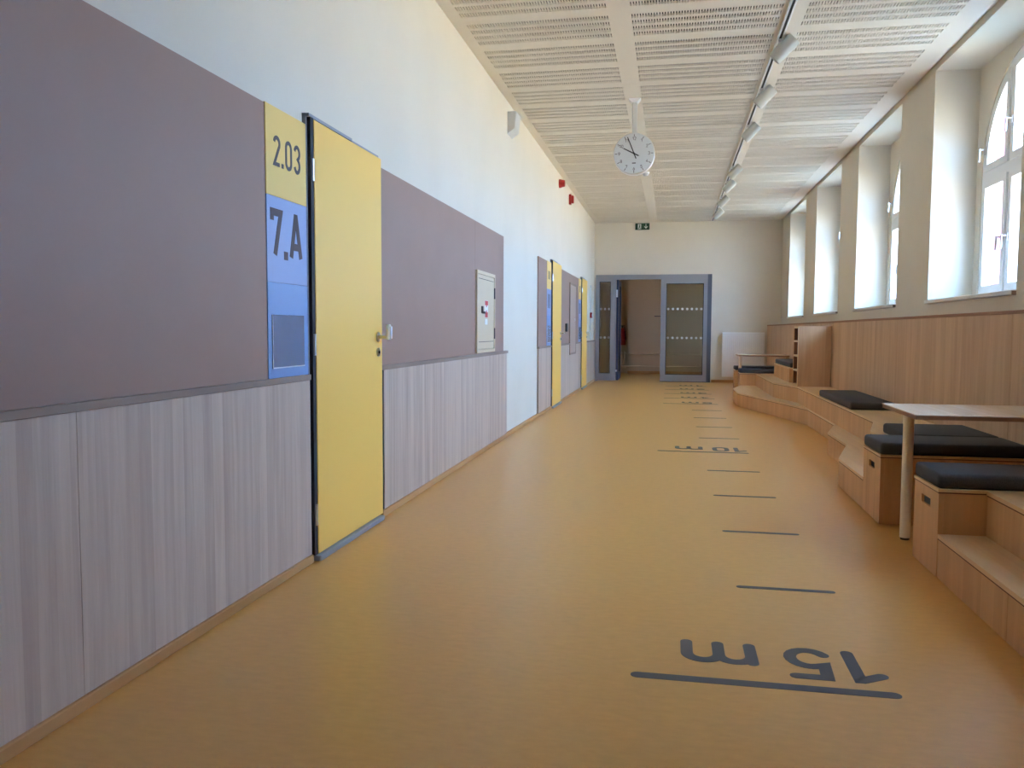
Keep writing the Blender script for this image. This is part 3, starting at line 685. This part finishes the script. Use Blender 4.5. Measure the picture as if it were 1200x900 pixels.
# pull-out boxes
def pull_box(y0, y1, label, x0=1.168, z1=.4, slot=True):
    t = empty('pull_out_box', ((x0+W)/2, (y0+y1)/2, 0), label, 'box', 'wooden seat boxes with a grip slot')
    ym = (y0+y1)/2; hw, hh = .066, .019; sz = z1-.085; a, b = x0, x0+.02
    f = MB().box(a, b, y0+.001, ym-hw, .006, z1-TT-.002).box(a, b, ym+hw, y1-.001, .006, z1-TT-.002).box(a, b, ym-hw, ym+hw, .006, sz-hh).box(a, b, ym-hw, ym+hw, sz+hh, z1-TT-.002)
    f.build('front_panel', M_['woodR'], t)
    MB().box(a+.012, a+.03, ym-hw-.01, ym+hw+.01, sz-hh-.01, sz+hh+.01).build('grip_slot', M_['darkgap'], t)
    for yy in (y0, y1-.018): MB().box(x0+.021, W-.004, yy, yy+.018, .004, z1-TT-.002).build('side_panel', M_['woodR'], t)
    MB().box(x0-.004, W-.004, y0-.002, y1+.002, z1-TT+.005, z1).build('lid', M_['woodT'], t)
    MB().box(x0-.002, W-.004, y0-.001, y1+.001, z1-TT-.001, z1-TT+.005).build('edge_line', M_['edge'], t)
pull_box(4.915, 5.33, 'wooden seat box with grip slot on the far side of near table')
pull_box(3.885, 4.25, 'wooden seat box with grip slot on the near side of near table')
pull_box(14.005, 14.39, 'wooden seat box on near side of the far table', 1.115)
pull_box(15.06, 15.46, 'wooden seat box on far side of the far table, by radiator', 1.115)
# near tiered bench
t = empty('tiered_bench', (1.56, 1.6, 0), 'two-step wooden bench at right edge nearest the viewer', 'bench')
tier(t, [(1.168, 3.883), (1.168, 3.11), (1.168, 2.3), (1.168, 1.5), (1.168, .7), (1.168, -.6)], [(1.55, -.6), (1.55, 3.883)], 0, .2, .82)
tier(t, [(1.36, 3.883), (1.36, 2.75), (1.36, 1.6), (1.36, .5), (1.36, -.6)], [(W, -.6), (W, 3.883)], .2, .4, 1.2, 'platform_top')
seg_panel(t, (1.168, -.6), (W, -.6), 0, .2-TT, 'end_panel'); seg_panel(t, (1.36, -.598), (W, -.598), .2, .4-TT, 'end_panel')
# cushions
def cushion(x0, x1, y0, y1, z, label, h=.068):
    o = MB().bbox(x0, x1, y0, y1, z, z+h, .018, 3).build('cushion', M_['cush'], smooth=True)
    tag(o, label, 'cushion', 'charcoal seat cushions')
cushion(1.164, W-.01, 3.89, 4.25, .4, 'charcoal cushion on seat box nearest the viewer, near side of table')
cushion(1.164, W-.01, 4.915, 5.325, .4, 'charcoal cushion on seat box on far side of near table')
cushion(1.43, W-.01, 5.36, 6.0, .4, 'charcoal cushion on platform just behind the near table seats')
cushion(1.562, W-.01, 7.70, 9.28, .4, 'long charcoal cushion lying alone on middle of the platform')
cushion(1.575, W-.01, 11.63, 13.25, .6, 'grey cushion on raised bench beside shelf cabinet')
cushion(1.11, W-.01, 14.01, 14.39, .4, 'black cushion on near side of the far table')
cushion(1.11, W-.01, 15.06, 15.46, .4, 'black cushion on far side of the far table')
# tables
def table(y0, y1, x0, yl, label):
    t = empty('nook_table', (1.5, (y0+y1)/2, 0), label, 'table', 'narrow tables between seat boxes')
    top = MB().bbox(x0, W-.003, y0, y1, .684, .690, .001).build('table_top', M_['woodTb'], t)
    MB().bbox(x0+.002, W-.005, y0+.002, y1-.002, .666, .684, .001).build('edge_band', M_['ply'], t)
    MB().cyl((x0+.055, yl, .012), (x0+.055, yl, .666), .0265, n=28).build('leg', M_['legw'], t, smooth=True)
    MB().cyl((x0+.055, yl, 0), (x0+.055, yl, .012), .022, n=20).build('foot', M_['black'], t)
    MB().bbox(W-.05, W-.003, y0+.08, y1-.08, .60, .666, .002).build('wall_batten', M_['woodR'], t)
table(4.28, 4.93, 1.168, 4.596, 'wooden nook table on one round leg nearest the viewer')
table(14.42, 15.03, 1.115, 14.74, 'wooden nook table on one round leg near the end wall')

# ------------------------------------------------------------------ outdoors
o = MB().box(XO+.0, 160, -90, 110, -9.4, -9.).build('ground_outside', M_['ground']); tag(o, 'pale ground outside below the windows', 'ground', kind='structure')
